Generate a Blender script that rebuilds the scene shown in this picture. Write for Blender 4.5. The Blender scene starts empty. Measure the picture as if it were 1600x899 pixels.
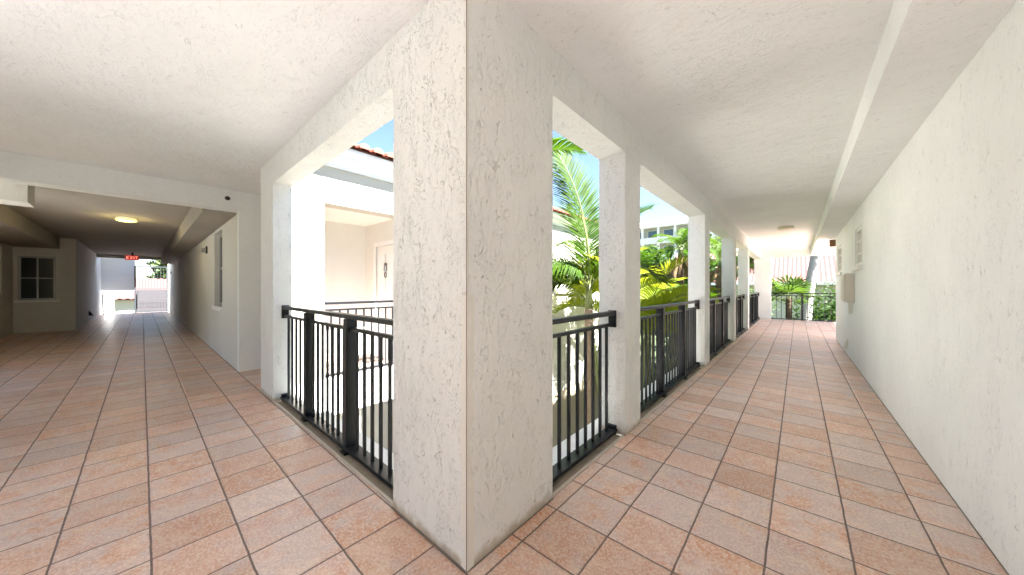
import bpy, bmesh, math, random
from mathutils import Vector, Matrix, Quaternion
R = math.radians
random.seed(7)
S = bpy.context.scene
C = S.collection
# ------------------------------------------------------------ camera, world, sun, exposure
cam = bpy.data.objects.new('camera', bpy.data.cameras.new('camera')); C.objects.link(cam)
cam.data.sensor_width = 36; cam.data.lens = 508.3 / 1600 * 36
cam.location = (0, 0, 1.3); cam.rotation_euler = (R(90), 0, R(41.33))
cam.data.clip_start = .05; cam.data.clip_end = 2000
S.camera = cam
SUN_DIR = Vector((.70, -.02, 1.0)).normalized()
elev = math.asin(SUN_DIR.z); azim = math.atan2(SUN_DIR.x, SUN_DIR.y)
W = bpy.data.worlds.new('World'); S.world = W; W.use_nodes = True
nt = W.node_tree; bg = nt.nodes['Background']
sky = nt.nodes.new('ShaderNodeTexSky'); sky.sky_type = 'NISHITA'; sky.sun_disc = False
sky.sun_elevation = elev; sky.sun_rotation = azim; sky.air_density = 1.0; sky.dust_density = .4; sky.ozone_density = 1.5
nt.links.new(sky.outputs[0], bg.inputs[0]); bg.inputs[1].default_value = .031
sl = bpy.data.lights.new('sun', 'SUN'); sl.energy = 5.0; sl.angle = R(.5); sl.color = (1, .98, .96)
so = bpy.data.objects.new('sun', sl); C.objects.link(so); so.rotation_euler = SUN_DIR.to_track_quat('Z', 'Y').to_euler(); so.location = (20, -10, 40)
S.view_settings.view_transform = 'Standard'; S.view_settings.look = 'None'; S.view_settings.gamma = 1
S.view_settings.use_curve_mapping = False; S.view_settings.exposure = 3.68
S.render.engine = 'CYCLES'
S.cycles.max_bounces = 14; S.cycles.diffuse_bounces = 10; S.cycles.transparent_max_bounces = 8

# ------------------------------------------------------------ node helper + materials
def newmat(name):
    m = bpy.data.materials.new(name); m.use_nodes = True
    return m, m.node_tree, m.node_tree.nodes['Principled BSDF']
class G:
    def __init__(s, t): s.t = t
    def n(s, k, **kw):
        x = s.t.nodes.new(k)
        for a, b in kw.items():
            if a.startswith('i_'): x.inputs[a[2:].replace('_', ' ')].default_value = b
            else: setattr(x, a, b)
        return x
    def l(s, a, b): s.t.links.new(a, b)
    def math(s, op, a, b=None, c=None, clamp=False):
        x = s.t.nodes.new('ShaderNodeMath'); x.operation = op; x.use_clamp = clamp
        for i, v in enumerate((a, b, c)):
            if v is None: continue
            if isinstance(v, (int, float)): x.inputs[i].default_value = v
            else: s.l(v, x.inputs[i])
        return x.outputs[0]
    def smooth(s, v, a, b, lo=0., hi=1.):
        x = s.t.nodes.new('ShaderNodeMapRange'); x.interpolation_type = 'SMOOTHSTEP'
        s.l(v, x.inputs[0]); x.inputs[1].default_value = a; x.inputs[2].default_value = b
        x.inputs[3].default_value = lo; x.inputs[4].default_value = hi
        return x.outputs[0]
    def mix(s, f, a, b, blend='MIX'):
        x = s.t.nodes.new('ShaderNodeMix'); x.data_type = 'RGBA'; x.blend_type = blend
        for sk, v in ((x.inputs[0], f), (x.inputs[6], a), (x.inputs[7], b)):
            if isinstance(v, (int, float)): sk.default_value = v
            elif isinstance(v, tuple): sk.default_value = (*v, 1) if len(v) == 3 else v
            else: s.l(v, sk)
        return x.outputs[2]
    def pos(s, scale=(1, 1, 1)):
        p = s.t.nodes.new('ShaderNodeNewGeometry').outputs['Position']
        m = s.t.nodes.new('ShaderNodeMapping'); m.inputs['Scale'].default_value = scale; s.l(p, m.inputs[0])
        return m.outputs[0]
    def noise(s, vec, scale, detail=3, rough=.5, dist=0.):
        x = s.t.nodes.new('ShaderNodeTexNoise'); s.l(vec, x.inputs['Vector'])
        x.inputs['Scale'].default_value = scale; x.inputs['Detail'].default_value = detail
        x.inputs['Roughness'].default_value = rough; x.inputs['Distortion'].default_value = dist
        return x.outputs[0]

def stucco(name, col, stretch=(1, 1, .55), groove=.6, depth=1.0, warm=None, dirt=0.0):
    m, t, b = newmat(name); g = G(t)
    p = g.pos(stretch); p1 = g.pos()
    n = g.noise(p, 11, 1.6, .5, 2.2)
    ln = g.smooth(g.math('ABSOLUTE', g.math('SUBTRACT', n, .5)), .001, .0105, 1., 0.)
    n2 = g.noise(p, 21, 1.8, .55, 1.8)
    ln2 = g.smooth(g.math('ABSOLUTE', g.math('SUBTRACT', n2, .52)), .001, .014, 1., 0.)
    mk = g.smooth(g.noise(p, 14.0, 3, .65), .46, .55)
    mk2 = g.smooth(g.noise(p, 9, 4, .65), .46, .56)
    gr = g.math('MAXIMUM', g.math('MULTIPLY', ln, mk), g.math('MULTIPLY', ln2, mk2))
    big = g.noise(p1, 1.3, 3, .5)
    base = g.mix(g.smooth(big, .3, .7), tuple(c * .95 for c in col), col)
    if warm: base = g.mix(g.smooth(g.noise(p1, .7, 2), .42, .6), base, warm)
    # dark weathered specks caught in the skip-trowel ridges
    sp = g.smooth(g.math('MULTIPLY', g.noise(p1, 40, 2), gr), .45, .7)
    c1 = g.mix(g.math('MULTIPLY', gr, groove * .55), base, tuple(c * .40 for c in col))
    c2 = g.mix(g.math('MULTIPLY', sp, groove * .6), c1, (.22, .20, .17))
    if dirt:
        z = t.nodes.new('ShaderNodeSeparateXYZ'); g.l(p1, z.inputs[0])
        d = g.smooth(g.math('ADD', z.outputs[2], g.math('MULTIPLY', g.noise(p1, 14, 3), .10)), .05, .13, dirt, 0.)
        c2 = g.mix(d, c2, (.34, .27, .17))
    g.l(c2, b.inputs['Base Color']); b.inputs['Roughness'].default_value = .88
    b.inputs['Specular IOR Level'].default_value = .25
    h = g.math('SUBTRACT', g.math('ADD', g.math('MULTIPLY', g.noise(p1, 26, 5, .7), .6), g.math('MULTIPLY', n, .8)), g.math('MULTIPLY', gr, .9))
    h = g.math('ADD', h, g.math('MULTIPLY', g.noise(p1, 130, 2, .6), .16))
    bp = g.n('ShaderNodeBump', i_Strength=.55 * depth, i_Distance=.012); g.l(h, bp.inputs['Height'])
    g.l(bp.outputs[0], b.inputs['Normal'])
    return m

def tiles():
    m, t, b = newmat('floor_tiles'); g = G(t)
    P = .3145
    s = g.n('ShaderNodeSeparateXYZ'); g.l(g.pos(), s.inputs[0])
    p1 = g.pos()
    u0 = g.math('DIVIDE', g.math('ADD', s.outputs[0], 1.061), P); v0 = g.math('DIVIDE', g.math('SUBTRACT', s.outputs[1], .658), P)
    wob = g.math('MULTIPLY', g.math('SUBTRACT', g.noise(p1, 9, 3), .5), .022)
    u = g.math('ADD', u0, wob); v = g.math('SUBTRACT', v0, wob)
    fu = g.math('FRACT', u); fv = g.math('FRACT', v)
    eu = g.math('MINIMUM', fu, g.math('SUBTRACT', 1., fu)); ev = g.math('MINIMUM', fv, g.math('SUBTRACT', 1., fv))
    e = g.math('MINIMUM', eu, ev)
    gm = g.smooth(g.math('ADD', e, g.math('MULTIPLY', g.math('SUBTRACT', g.noise(p1, 55, 3), .5), .010)), .010, .018, 1., 0.)
    cell = g.n('ShaderNodeCombineXYZ'); g.l(g.math('FLOOR', u), cell.inputs[0]); g.l(g.math('FLOOR', v), cell.inputs[1])
    wn = g.n('ShaderNodeTexWhiteNoise', noise_dimensions='3D'); g.l(cell.outputs[0], wn.inputs[0])
    sep = g.n('ShaderNodeSeparateColor'); g.l(wn.outputs[1], sep.inputs[0])
    off = g.n('ShaderNodeVectorMath', operation='MULTIPLY_ADD'); g.l(wn.outputs[1], off.inputs[0]); off.inputs[1].default_value = (19, 23, 17); g.l(p1, off.inputs[2])
    q = off.outputs[0]
    mot = g.noise(q, 4.2, 4, .58, .5)
    mot2 = g.noise(q, 6.5, 3, .6, .3)
    fine = g.noise(q, 75, 4, .7)
    A = (.60, .30, .165); B = (.65, .395, .29); D = (.60, .48, .45); E = (.76, .58, .44)
    f1 = g.math('MULTIPLY', .8, g.smooth(g.math('ADD', mot, g.math('MULTIPLY', g.math('SUBTRACT', sep.outputs[0], .5), .30)), .38, .66))
    f2 = g.smooth(g.math('ADD', mot2, g.math('MULTIPLY', g.math('SUBTRACT', sep.outputs[1], .5), .30)), .42, .64)
    c = g.mix(f1, B, A)
    c = g.mix(g.math('MULTIPLY', f2, .85), c, D)
    c = g.mix(g.math('MULTIPLY', g.smooth(g.noise(q, 11, 4, .6), .45, .7), .55), c, E)
    c = g.mix(g.smooth(g.noise(q, 3.3, 2), .60, .76, 0., .55), c, (.56, .25, .18))
    c = g.mix(g.smooth(fine, .45, .60, 0., .7), c, (.78, .65, .56))
    c = g.mix(g.smooth(g.noise(q, 95, 3, .7), .55, .70, 0., .5), c, (.24, .15, .11))
    val = g.math('ADD', .90, g.math('MULTIPLY', sep.outputs[2], .2))
    hsv = g.n('ShaderNodeHueSaturation'); g.l(c, hsv.inputs['Color']); g.l(val, hsv.inputs['Value'])
    gc = g.mix(g.noise(p1, 30, 2), (.14, .10, .085), (.25, .19, .165))
    fc = g.mix(gm, hsv.outputs[0], gc)
    g.l(fc, b.inputs['Base Color'])
    g.l(g.mix(gm, g.mix(mot, (.30,) * 3, (.46,) * 3), (.9,) * 3), b.inputs['Roughness'])
    b.inputs['Specular IOR Level'].default_value = .5
    h = g.math('ADD', g.smooth(e, .008, .05), g.math('ADD', g.math('MULTIPLY', mot, .5), g.math('MULTIPLY', fine, .10)))
    bp = g.n('ShaderNodeBump', i_Strength=.5, i_Distance=.006); g.l(h, bp.inputs['Height']); g.l(bp.outputs[0], b.inputs['Normal'])
    return m

def plain(name, col, rough=.6, metal=0., var=.08, scale=6., bump=0., spec=.5):
    m, t, b = newmat(name); g = G(t)
    n = g.noise(g.pos(), scale, 4, .6)
    c = g.mix(n, tuple(x * (1 - var) for x in col), tuple(min(1, x * (1 + var)) for x in col))
    g.l(c, b.inputs['Base Color']); b.inputs['Roughness'].default_value = rough; b.inputs['Metallic'].default_value = metal
    b.inputs['Specular IOR Level'].default_value = spec
    if bump:
        bp = g.n('ShaderNodeBump', i_Strength=bump, i_Distance=.01); g.l(g.noise(g.pos(), scale * 6, 3), bp.inputs['Height']); g.l(bp.outputs[0], b.inputs['Normal'])
    return m

def leafmat(name, c1, c2, c3, trans=.4):
    m, t, b = newmat(name); g = G(t)
    isl = t.nodes.new('ShaderNodeNewGeometry').outputs['Random Per Island']
    oi = t.nodes.new('ShaderNodeObjectInfo').outputs['Random']
    c = g.mix(isl, c1, c2)
    c = g.mix(g.math('MULTIPLY', oi, .8), c, c3)
    g.l(c, b.inputs['Base Color']); b.inputs['Roughness'].default_value = .55; b.inputs['Specular IOR Level'].default_value = .2
    tr = g.n('ShaderNodeBsdfTranslucent'); g.l(g.mix(.5, c, tuple(min(1, x * 1.8) for x in c2)), tr.inputs[0])
    mx = g.n('ShaderNodeMixShader'); mx.inputs[0].default_value = trans
    g.l(b.outputs[0], mx.inputs[1]); g.l(tr.outputs[0], mx.inputs[2])
    g.l(mx.outputs[0], t.nodes['Material Output'].inputs[0])
    return m

def emis(name, col, st):
    m, t, b = newmat(name)
    b.inputs['Base Color'].default_value = (*[min(.8, c) for c in col], 1)
    b.inputs['Emission Color'].default_value = (*col, 1); b.inputs['Emission Strength'].default_value = st
    return m

M = dict(
    wall=stucco('stucco_wall', (.81, .83, .84), (1, 1, .5), .6, dirt=.0),
    pillar=stucco('stucco_pillar', (.79, .81, .80), (1, 1, .5), .65, 1.3, dirt=.75),
    beam=stucco('stucco_beam', (.79, .815, .81), (1, 1, 1), .45, .8),
    ceil=stucco('stucco_ceiling', (.84, .865, .88), (.55, 1, 1), .42, .9),
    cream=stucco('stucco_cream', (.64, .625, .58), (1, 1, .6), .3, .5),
    porch=stucco('stucco_porch', (.74, .735, .70), (1, 1, .6), .2, .4),
    passage_shaded=stucco('stucco_passage_shaded', (.38, .35, .305), (.55, 1, 1), .4, .6),  # darker copy of the ceiling stucco, passage shade put into its colour
    facade=stucco('stucco_facade', (.50, .48, .42), (1, 1, .6), .2, .4),
    sand=stucco('stucco_sand', (.34, .29, .21), (1, 1, .6), .1, .3),
    bead=plain('corner_plaster', (.74, .735, .69), .8, 0, .05, 9, .3),
    caulk=plain('dark_crack', (.22, .2, .17), .9),
    trim=plain('white_trim', (.80, .80, .79), .6, 0, .03),
    tiles=tiles(),
    sill=plain('concrete_sill', (.56, .50, .42), .85, 0, .18, 12, .4),
    edge=plain('brown_concrete', (.30, .25, .19), .9, 0, .3, 14, .5),  # darker brown strip between kerb and ledge
    ledge=plain('painted_ledge', (.78, .77, .74), .8, 0, .06, 8, .2),
    metal=plain('dark_bronze_metal', (.007, .008, .011), .38, .0, .4, 5, .1, .4),
    metal_gate=plain('gate_metal', (.03, .035, .04), .4),
    roof=plain('clay_tile', (.20, .060, .036), .75, 0, .45, 5, .3),
    roofpink=plain('faded_clay_tile', (.125, .045, .04), .8, 0, .3, 3, .3),
    glass=plain('window_glass', (.03, .04, .055), .06, 0, .1, 1, 0, .8),
    glassblue=plain('blue_window_glass', (.04, .08, .11), .1, 0, .2, .5, 0, .8),
    blind=plain('pale_blind', (.42, .40, .37), .7),
    door=plain('white_door_paint', (.78, .77, .74), .4, 0, .02),
    grey=plain('grey_metal', (.35, .35, .34), .45, .5),
    beige=plain('beige_box_paint', (.66, .61, .54), .5, 0, .03),
    brown=plain('brown_bronze', (.18, .09, .04), .4, .3),
    white=plain('white_plastic', (.75, .74, .72), .4, 0, .02),
    red=emis('exit_red', (.75, .03, .02), .03),
    exitw=emis('exit_letters', (1, .35, .25), .12),
    lampon=emis('lit_diffuser', (1, .80, .30), .11),
    lampoff=plain('cream_diffuser', (.80, .76, .60), .35, 0, .02),
    dark=plain('dark_rubber', (.03, .028, .026), .8),
    mat=plain('dark_doormat', (.06, .04, .03), .95, 0, .4, 40, .5),
    bark=plain('palm_bark', (.14, .10, .065), .9, 0, .35, 14, .8),
    palebark=plain('pale_palm_bark', (.34, .31, .30), .85, 0, .2, 8, .5),
    brownbark=plain('brown_bark', (.07, .042, .025), .9, 0, .35, 14, .8),
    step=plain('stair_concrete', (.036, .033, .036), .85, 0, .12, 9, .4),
    soil=plain('paver_path', (.50, .495, .48), .9, 0, .2, 5, .3),
    frond=leafmat('palm_frond', (.012, .045, .002), (.038, .085, .003), (.06, .09, .004), .42),
    areca=leafmat('areca_frond', (.12, .17, .008), (.25, .26, .012), (.07, .15, .012), .5),
    fan=leafmat('fan_leaf', (.03, .075, .008), (.07, .12, .012), (.03, .045, .012), .35),
    leaf=leafmat('shrub_leaf', (.018, .05, .006), (.05, .095, .012), (.03, .06, .018), .35),
    leaf2=leafmat('pale_leaf', (.05, .095, .02), (.11, .15, .035), (.07, .11, .05), .4),
    rach=plain('rachis', (.10, .12, .03), .5),
    dry=plain('dry_frond', (.13, .08, .035), .9, 0, .3, 10),
)
def groundmat():
    m, t, b = newmat('grass_ground'); g = G(t)
    c = g.mix(g.noise(g.pos(), 1.5, 6, .7), (.018, .035, .010), (.05, .065, .02))
    c = g.mix(g.smooth(g.noise(g.pos(), .15, 3), .5, .65), c, (.20, .17, .12))
    g.l(c, b.inputs['Base Color']); b.inputs['Roughness'].default_value = .95
    return m
M['ground'] = groundmat()

# ------------------------------------------------------------ mesh helpers
class MB:
    """collects faces, in world coordinates; build() links them as one mesh object"""
    def __init__(s): s.v = []; s.f = []
    def box(s, x0, x1, y0, y1, z0, z1, ch=0.0):
        """box; ch chamfers its upright edges"""
        if x0 > x1: x0, x1 = x1, x0
        if y0 > y1: y0, y1 = y1, y0
        if ch <= 0: ring = [(x0, y0), (x1, y0), (x1, y1), (x0, y1)]
        else:
            ring = []
            for cx, cy, a0 in ((x0 + ch, y0 + ch, 180), (x1 - ch, y0 + ch, 270), (x1 - ch, y1 - ch, 0), (x0 + ch, y1 - ch, 90)):
                for k in range(3):
                    a = R(a0 + 45 * k); ring.append((cx + ch * math.cos(a), cy + ch * math.sin(a)))
        if ch > 0 and z1 - z0 > 1:
            n = len(ring); b = len(s.v); L = int((z1 - z0) / .07); js = [[0, 0] for _ in range(4)]
            for i in range(L + 1):
                for c_ in range(4):
                    for a_ in (0, 1): js[c_][a_] = js[c_][a_] * .6 + random.uniform(-.0014, .0014)
                for k, (x, y) in enumerate(ring):
                    j = js[k // 3] if 0 < i < L else (0, 0); s.v.append((x + j[0], y + j[1], z0 + (z1 - z0) * i / L))
            for i in range(L):
                for k in range(n): s.f.append((b + i * n + k, b + i * n + (k + 1) % n, b + (i + 1) * n + (k + 1) % n, b + (i + 1) * n + k))
            s.f.append(tuple(b + k for k in range(n))[::-1]); s.f.append(tuple(b + L * n + k for k in range(n)))
            return s
        return s.prism(ring, z0, z1)
    def prism(s, ring, z0, z1):
        n = len(ring); b = len(s.v)
        s.v += [(x, y, z0) for x, y in ring] + [(x, y, z1) for x, y in ring]
        s.f.append(tuple(b + i for i in range(n))[::-1]); s.f.append(tuple(b + n + i for i in range(n)))
        for i in range(n):
            j = (i + 1) % n; s.f.append((b + i, b + j, b + n + j, b + n + i))
        return s
    def quad(s, *p):
        b = len(s.v); s.v += [tuple(q) for q in p]; s.f.append(tuple(range(b, b + len(p)))); return s
    def tube(s, pts, rads, n=8, cap=True):
        b = len(s.v); pts = [Vector(p) for p in pts]
        if isinstance(rads, (int, float)): rads = [rads] * len(pts)
        prev = None
        for i, p in enumerate(pts):
            d = (pts[min(i + 1, len(pts) - 1)] - pts[max(i - 1, 0)]).normalized()
            if prev is None: a = d.orthogonal().normalized()
            else: a = (prev - d * prev.dot(d)).normalized()
            prev = a; c = d.cross(a)
            for k in range(n):
                t = 2 * math.pi * k / n; q = p + (a * math.cos(t) + c * math.sin(t)) * rads[i]; s.v.append(tuple(q))
        for i in range(len(pts) - 1):
            for k in range(n):
                k2 = (k + 1) % n; s.f.append((b + i * n + k, b + i * n + k2, b + (i + 1) * n + k2, b + (i + 1) * n + k))
        if cap:
            s.f.append(tuple(b + k for k in range(n))[::-1]); s.f.append(tuple(b + (len(pts) - 1) * n + k for k in range(n)))
        return s
    def disc(s, c, r0, r1, z0, z1, n=24, ax=1., ay=1.):
        b = len(s.v)
        for r, z in ((r0, z0), (r1, z1)):
            for k in range(n):
                t = 2 * math.pi * k / n; s.v.append((c[0] + r * ax * math.cos(t), c[1] + r * ay * math.sin(t), z))
        for k in range(n):
            k2 = (k + 1) % n; s.f.append((b + k, b + k2, b + n + k2, b + n + k))
        s.f.append(tuple(b + k for k in range(n))[::-1]); s.f.append(tuple(b + n + k for k in range(n)))
        return s
    def profile(s, prof, y0, y1):
        """extrude an (x,z) outline along Y"""
        b = len(s.v); n = len(prof)
        for y in (y0, y1): s.v += [(x, y, z) for x, z in prof]
        for i in range(n):
            j = (i + 1) % n; s.f.append((b + i, b + j, b + n + j, b + n + i))
        s.f.append(tuple(b + i for i in range(n))[::-1]); s.f.append(tuple(b + n + i for i in range(n)))
        return s
    def build(s, name, mat, parent=None, origin=None, smooth=False, bevel=0):
        me = bpy.data.meshes.new(name)
        if parent is not None: o0 = wloc(parent)
        elif origin is not None: o0 = Vector(origin)
        else: o0 = Vector((0, 0, 0))
        me.from_pydata([tuple(Vector(v) - o0) for v in s.v], [], s.f); me.validate(); me.update()
        bm = bmesh.new(); bm.from_mesh(me); bmesh.ops.recalc_face_normals(bm, faces=bm.faces); bm.to_mesh(me); bm.free()
        if smooth: me.shade_smooth()
        if isinstance(mat, str): mat = M[mat]
        me.materials.append(mat)
        o = bpy.data.objects.new(name, me); C.objects.link(o)
        if parent is not None: o.parent = parent
        else: o.location = o0
        if bevel:
            bv = o.modifiers.new('bevel', 'BEVEL'); bv.width = bevel; bv.segments = 2; bv.limit_method = 'ANGLE'
        return o
def wloc(o):
    v = Vector(o.location)
    while o.parent: o = o.parent; v += Vector(o.location)
    return v
def B(*a, **k): return MB().box(*a, **k)
def tag(o, label=None, cat=None, group=None, kind=None):
    if label: o['label'] = label
    if cat: o['category'] = cat
    if group: o['group'] = group
    if kind: o['kind'] = kind
    return o
def thing(name, loc, label, cat, group=None):
    o = bpy.data.objects.new(name, None); o.empty_display_size = .2; C.objects.link(o); o.location = loc
    return tag(o, label, cat, group)
def struct(name, mb, mat): return tag(mb.build(name, mat), kind='structure')
def copy_tree(o, parent=None):
    c = o.copy(); C.objects.link(c); c.parent = parent
    for ch in list(o.children): copy_tree(ch, c)
    return c

GZ = -3.2          # courtyard ground below the gallery
CZ = 2.78          # gallery ceiling
BZ = 2.485         # underside of the arcade beams
# ------------------------------------------------------------ ground, floor, ceiling
g_ = MB(); g_.quad((-500, -500, GZ), (500, -500, GZ), (500, 500, GZ), (-500, 500, GZ)); struct('ground', g_, 'ground')
p_ = MB(); p_.box(-5.02, -1.3, 1.3, 6.2, GZ - .1, GZ + .05); p_.box(-5.02, -4.0, 6.2, 12.5, GZ - .1, GZ + .05); p_.box(-7, 14, -14, 1.29, GZ - .1, GZ + .05); struct('path', p_, 'soil')  # pale pavers enlarged, with unseen terrace added behind, to bounce sunlight upward
fl = MB()
fl.prism([(-6.62, .985), (-6.62, -2.1), (.93, -2.1), (.93, 11.42), (2.95, 11.42), (2.95, 17.28), (-1.14, 17.28), (-1.14, .985)], -.35, 0)
fl.box(-25.7, -6.62, -2.6, .985, -.35, 0); fl.box(-6.62, -5.05, .985, 1.29, -.35, 0)
struct('floor', fl, 'tiles')
cl = MB()
cl.prism([(-6.45, 1.165), (-6.45, -2.1), (.93, -2.1), (.93, 11.42), (2.95, 11.42), (2.95, 17.5), (-1.38, 17.5), (-1.38, 1.165)], CZ, 3.3)
cl.box(-6.45, -5.05, 1.165, 1.29, CZ, 3.3)
struct('ceiling', cl, 'ceil')
struct('passage_ceiling', B(-23.1, -6.451, -2.6, 1.16, CZ, 3.3), 'passage_shaded')
# ------------------------------------------------------------ arcade walls
def solid(mat, parent, name, *bx, label=None):
    m = MB()
    for b in bx: m.box(*b)
    o = m.build(name, mat, parent)
    if label: o['label'] = label
    return o
cp = thing('corner_pillar', (-1.46, 1.32, 0), 'thick white stucco pillar in the middle where both galleries meet, cracked corner edge facing the viewer', 'pillar')
B(-1.796, -1.133, .978, 1.67, 0, BZ, ch=.006).build('pillar_shaft', 'pillar', cp)
B(-1.796, -1.133, .978, 1.67, BZ, CZ).build('pillar_head', 'pillar', cp)
cb = MB()
for z0, z1, w in ((0, 1.27, .042), (1.275, CZ, .010)):
    cb.prism([(-1.133 - w, .9775), (-1.1335, .9755), (-1.1305, .9785), (-1.1325, .978 + w), (-1.136, .978 + w), (-1.136, .981), (-1.133 - w, .981)], z0, z1)
cb.build('corner_bead', 'bead', cp)
bj = MB(); bj.box(-1.799, -1.130, .9745, .9775, 0, .007); bj.box(-1.1325, -1.1295, .978, 1.673, 0, .007); bj.build('base_joint', 'caulk', cp)
ck = MB(); ck.box(-1.1355, -1.1318, .9742, .9775, 0, CZ); ck.box(-1.165, -1.1295, .9748, .977, 1.266, 1.268); ck.box(-1.165, -1.1295, .9748, .977, 1.274, 1.2765)
ck.build('crack_line', 'caulk', cp)
la = thing('arcade_wall', (-4.76, 1.07, 0), 'white stucco arcade of the left gallery, one pillar and one beam over a single railed opening', 'wall', 'arcades round the courtyard')
B(-5.04, -4.468, .978, 1.165, 0, BZ, ch=.006).build('pillar', 'pillar', la)
B(-5.04, -1.7965, .978, 1.165, BZ, CZ).build('beam', 'pillar', la)
ra = thing('arcade_wall', (-1.25, 2.97, 0), 'white stucco arcade of the right gallery, a row of pillars under one long beam', 'wall', 'arcades round the courtyard')
PR = [(2.79, 3.15), (6.04, 6.40), (9.22, 9.56), (12.05, 12.41)]
for a, b in PR: B(-1.385, -1.133, a, b, 0, BZ, ch=.006).build('pillar', 'pillar', ra)
B(-1.385, -1.133, 1.6705, 17.0, BZ, CZ).build('beam', 'pillar', ra)
ew = thing('end_wall', (-1.0, 17.25, 0), 'white stucco wall closing the far end of the right gallery round a wide railed opening', 'wall')
B(-1.385, -.83, 17.0, 17.28, 0, CZ).build('wall_pier', 'wall', ew)
B(-.83, 2.95, 17.05, 17.28, 2.53, CZ).build('header', 'beam', ew)
B(1.9, 2.95, 17.05, 17.28, 0, 2.53).build('wall_pier', 'wall', ew)
# sills below the railings: narrow kerb, then the outer painted ledge of the slab
def sill(boxes, ledges, name, label, grp='sills under the railings'):
    t = thing(name, (*[(boxes[0][0] + boxes[0][1]) / 2, (boxes[0][2] + boxes[0][3]) / 2], 0), label, 'sill', grp)
    m = MB(); [m.box(*b) for b in boxes]; m.build('kerb', 'sill', t, bevel=.003)
    m = MB(); [m.box(*b) for b in ledges]; m.build('ledge', 'ledge', t)
sill([(-4.466, -1.798, .987, 1.004, -.3, .010)], [(-5.04, -1.4, 1.166, 1.30, -.35, -.004), (-4.466, -1.798, 1.075, 1.165, -.35, -.004)],
     'floor_sill', 'light concrete sill along the floor edge under the left gallery railing')
sy = [(1.672, 2.788)] + [(PR[i][1] + .002, PR[i + 1][0] - .002) for i in range(3)] + [(12.412, 16.998)]
sill([(-1.160, -1.142, a, b, -.3, .010) for a, b in sy], [(-1.385, -1.235, a, b, -.35, -.004) for a, b in sy] + [(-1.50, -1.387, 1.31, 17.3, -.35, -.004)],
     'floor_sill', 'light concrete sill running along the floor edge between the right gallery pillars')
struct('floor_edge', (lambda m: ([m.box(*q) for q in [(-4.466, -1.798, 1.005, 1.074, -.3, -.008)] + [(-1.234, -1.161, a, b, -.3, -.008) for a, b in sy]], m)[1])(MB()), 'edge')
# ------------------------------------------------------------ right wall and soffit
rw = thing('gallery_wall', (.715, 5, 0), 'long plain white stucco wall along the right side of the right gallery', 'wall')
def wall_with_hole(axis, a0, a1, c0, c1, holes, z1, mat, parent, name='wall_face'):
    """axis 'y': wall runs along Y between a0..a1, thickness c0..c1 in X."""
    m = MB(); hs = sorted(holes); cur = a0
    def bx(p, q, z0, zz):
        if q - p < 1e-4 or zz - z0 < 1e-4: return
        if axis == 'y': m.box(c0, c1, p, q, z0, zz)
        else: m.box(p, q, c0, c1, z0, zz)
    for h0, h1, hz0, hz1 in hs:
        bx(cur, h0, 0, z1); bx(h0, h1, 0, hz0); bx(h0, h1, hz1, z1); cur = h1
    bx(cur, a1, 0, z1)
    return m.build(name, mat, parent)
RW_H = [(-1.9, -1.1, .0, 2.1), (7.10, 7.85, 1.64, 2.25), (10.15, 11.05, 1.64, 2.25)]  # first hole is an unseen opening, added to light the corner pillar
wall_with_hole('y', -2.1, 11.42, .715, .93, RW_H, CZ, 'wall', rw)
def window_in_x(parent, y0, y1, z0, z1, xf, xin, sillout, bars=2, name='window', glassmat='glass', fm='trim'):
    """window set in a wall whose face is at x=xf; xin is the glazing depth"""
    sgn = 1 if xin > xf else -1
    f = MB(); d = .03
    for a, b, c, e in ((y0, y0 + .05, z0, z1), (y1 - .05, y1, z0, z1), (y0 + .05, y1 - .05, z0, z0 + .05), (y0 + .05, y1 - .05, z1 - .05, z1)):
        f.box(xin - d * sgn, xin + d * sgn, a, b, c, e)
    w = f.build(name, fm, parent)
    m = MB()
    ym = (y0 + y1) / 2; m.box(xin - .024 * sgn, xin + .02 * sgn, ym - .015, ym + .015, z0 + .05, z1 - .05)
    for k in range(1, bars + 1):
        zz = z0 + (z1 - z0) * k / (bars + 1)
        m.box(xin - .022 * sgn, xin + .018 * sgn, y0 + .05, ym - .015, zz - .012, zz + .012); m.box(xin - .022 * sgn, xin + .018 * sgn, ym + .015, y1 - .05, zz - .012, zz + .012)
    m.build('muntins', fm, w)
    B(xin + .002 * sgn, xin + .010 * sgn, y0 + .05, y1 - .05, z0 + .05, z1 - .05).build('pane', glassmat, w)
    if sillout: B(xf - sillout * sgn, xf - .001 * sgn, y0 - .05, y1 + .05, z0 - .07, z0 - .002).build('sill', 'trim', w, bevel=.004)
    return w
window_in_x(rw, *RW_H[1], .715, .76, .05, 2, glassmat='blind')
window_in_x(rw, *RW_H[2], .715, .76, .03, 2, glassmat='blind')
B(.717, .93, 11.42, 11.6, 0, CZ).build('end_return', 'wall', rw)
bwr = thing('gallery_wall', (2, 11.5, 0), 'white stucco return wall where the far end of the right gallery widens', 'wall')
B(.93, 2.95, 11.42, 11.6, 0, CZ).build('wall_return', 'wall', bwr)
bk = thing('gallery_wall', (-3, -2.2, 0), 'unseen white stucco wall added behind the viewer, its open bay sized to admit light', 'wall')
m = MB(); m.box(-1.9, .714, -2.3, -2.1, 0, CZ); m.box(-6.449, -2.95, -2.3, -2.1, 0, CZ); m.box(-2.95, -1.9, -2.3, -2.1, BZ, CZ); m.build('wall_face', 'wall', bk)  # unseen wall added to cut rear light, bay sized for the bounce
sf = thing('ceiling_soffit', (.54, 8, 2.55), 'long boxed soffit dropped below the ceiling along the top of the right gallery wall', 'soffit', 'dropped soffits')
B(.373, .714, -2.09, 17.04, 2.55, CZ).build('soffit_box', 'ceil', sf)
B(.7115, .7145, -.2, 11.42, 0, .007).build('base_joint', 'caulk', rw)
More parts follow.
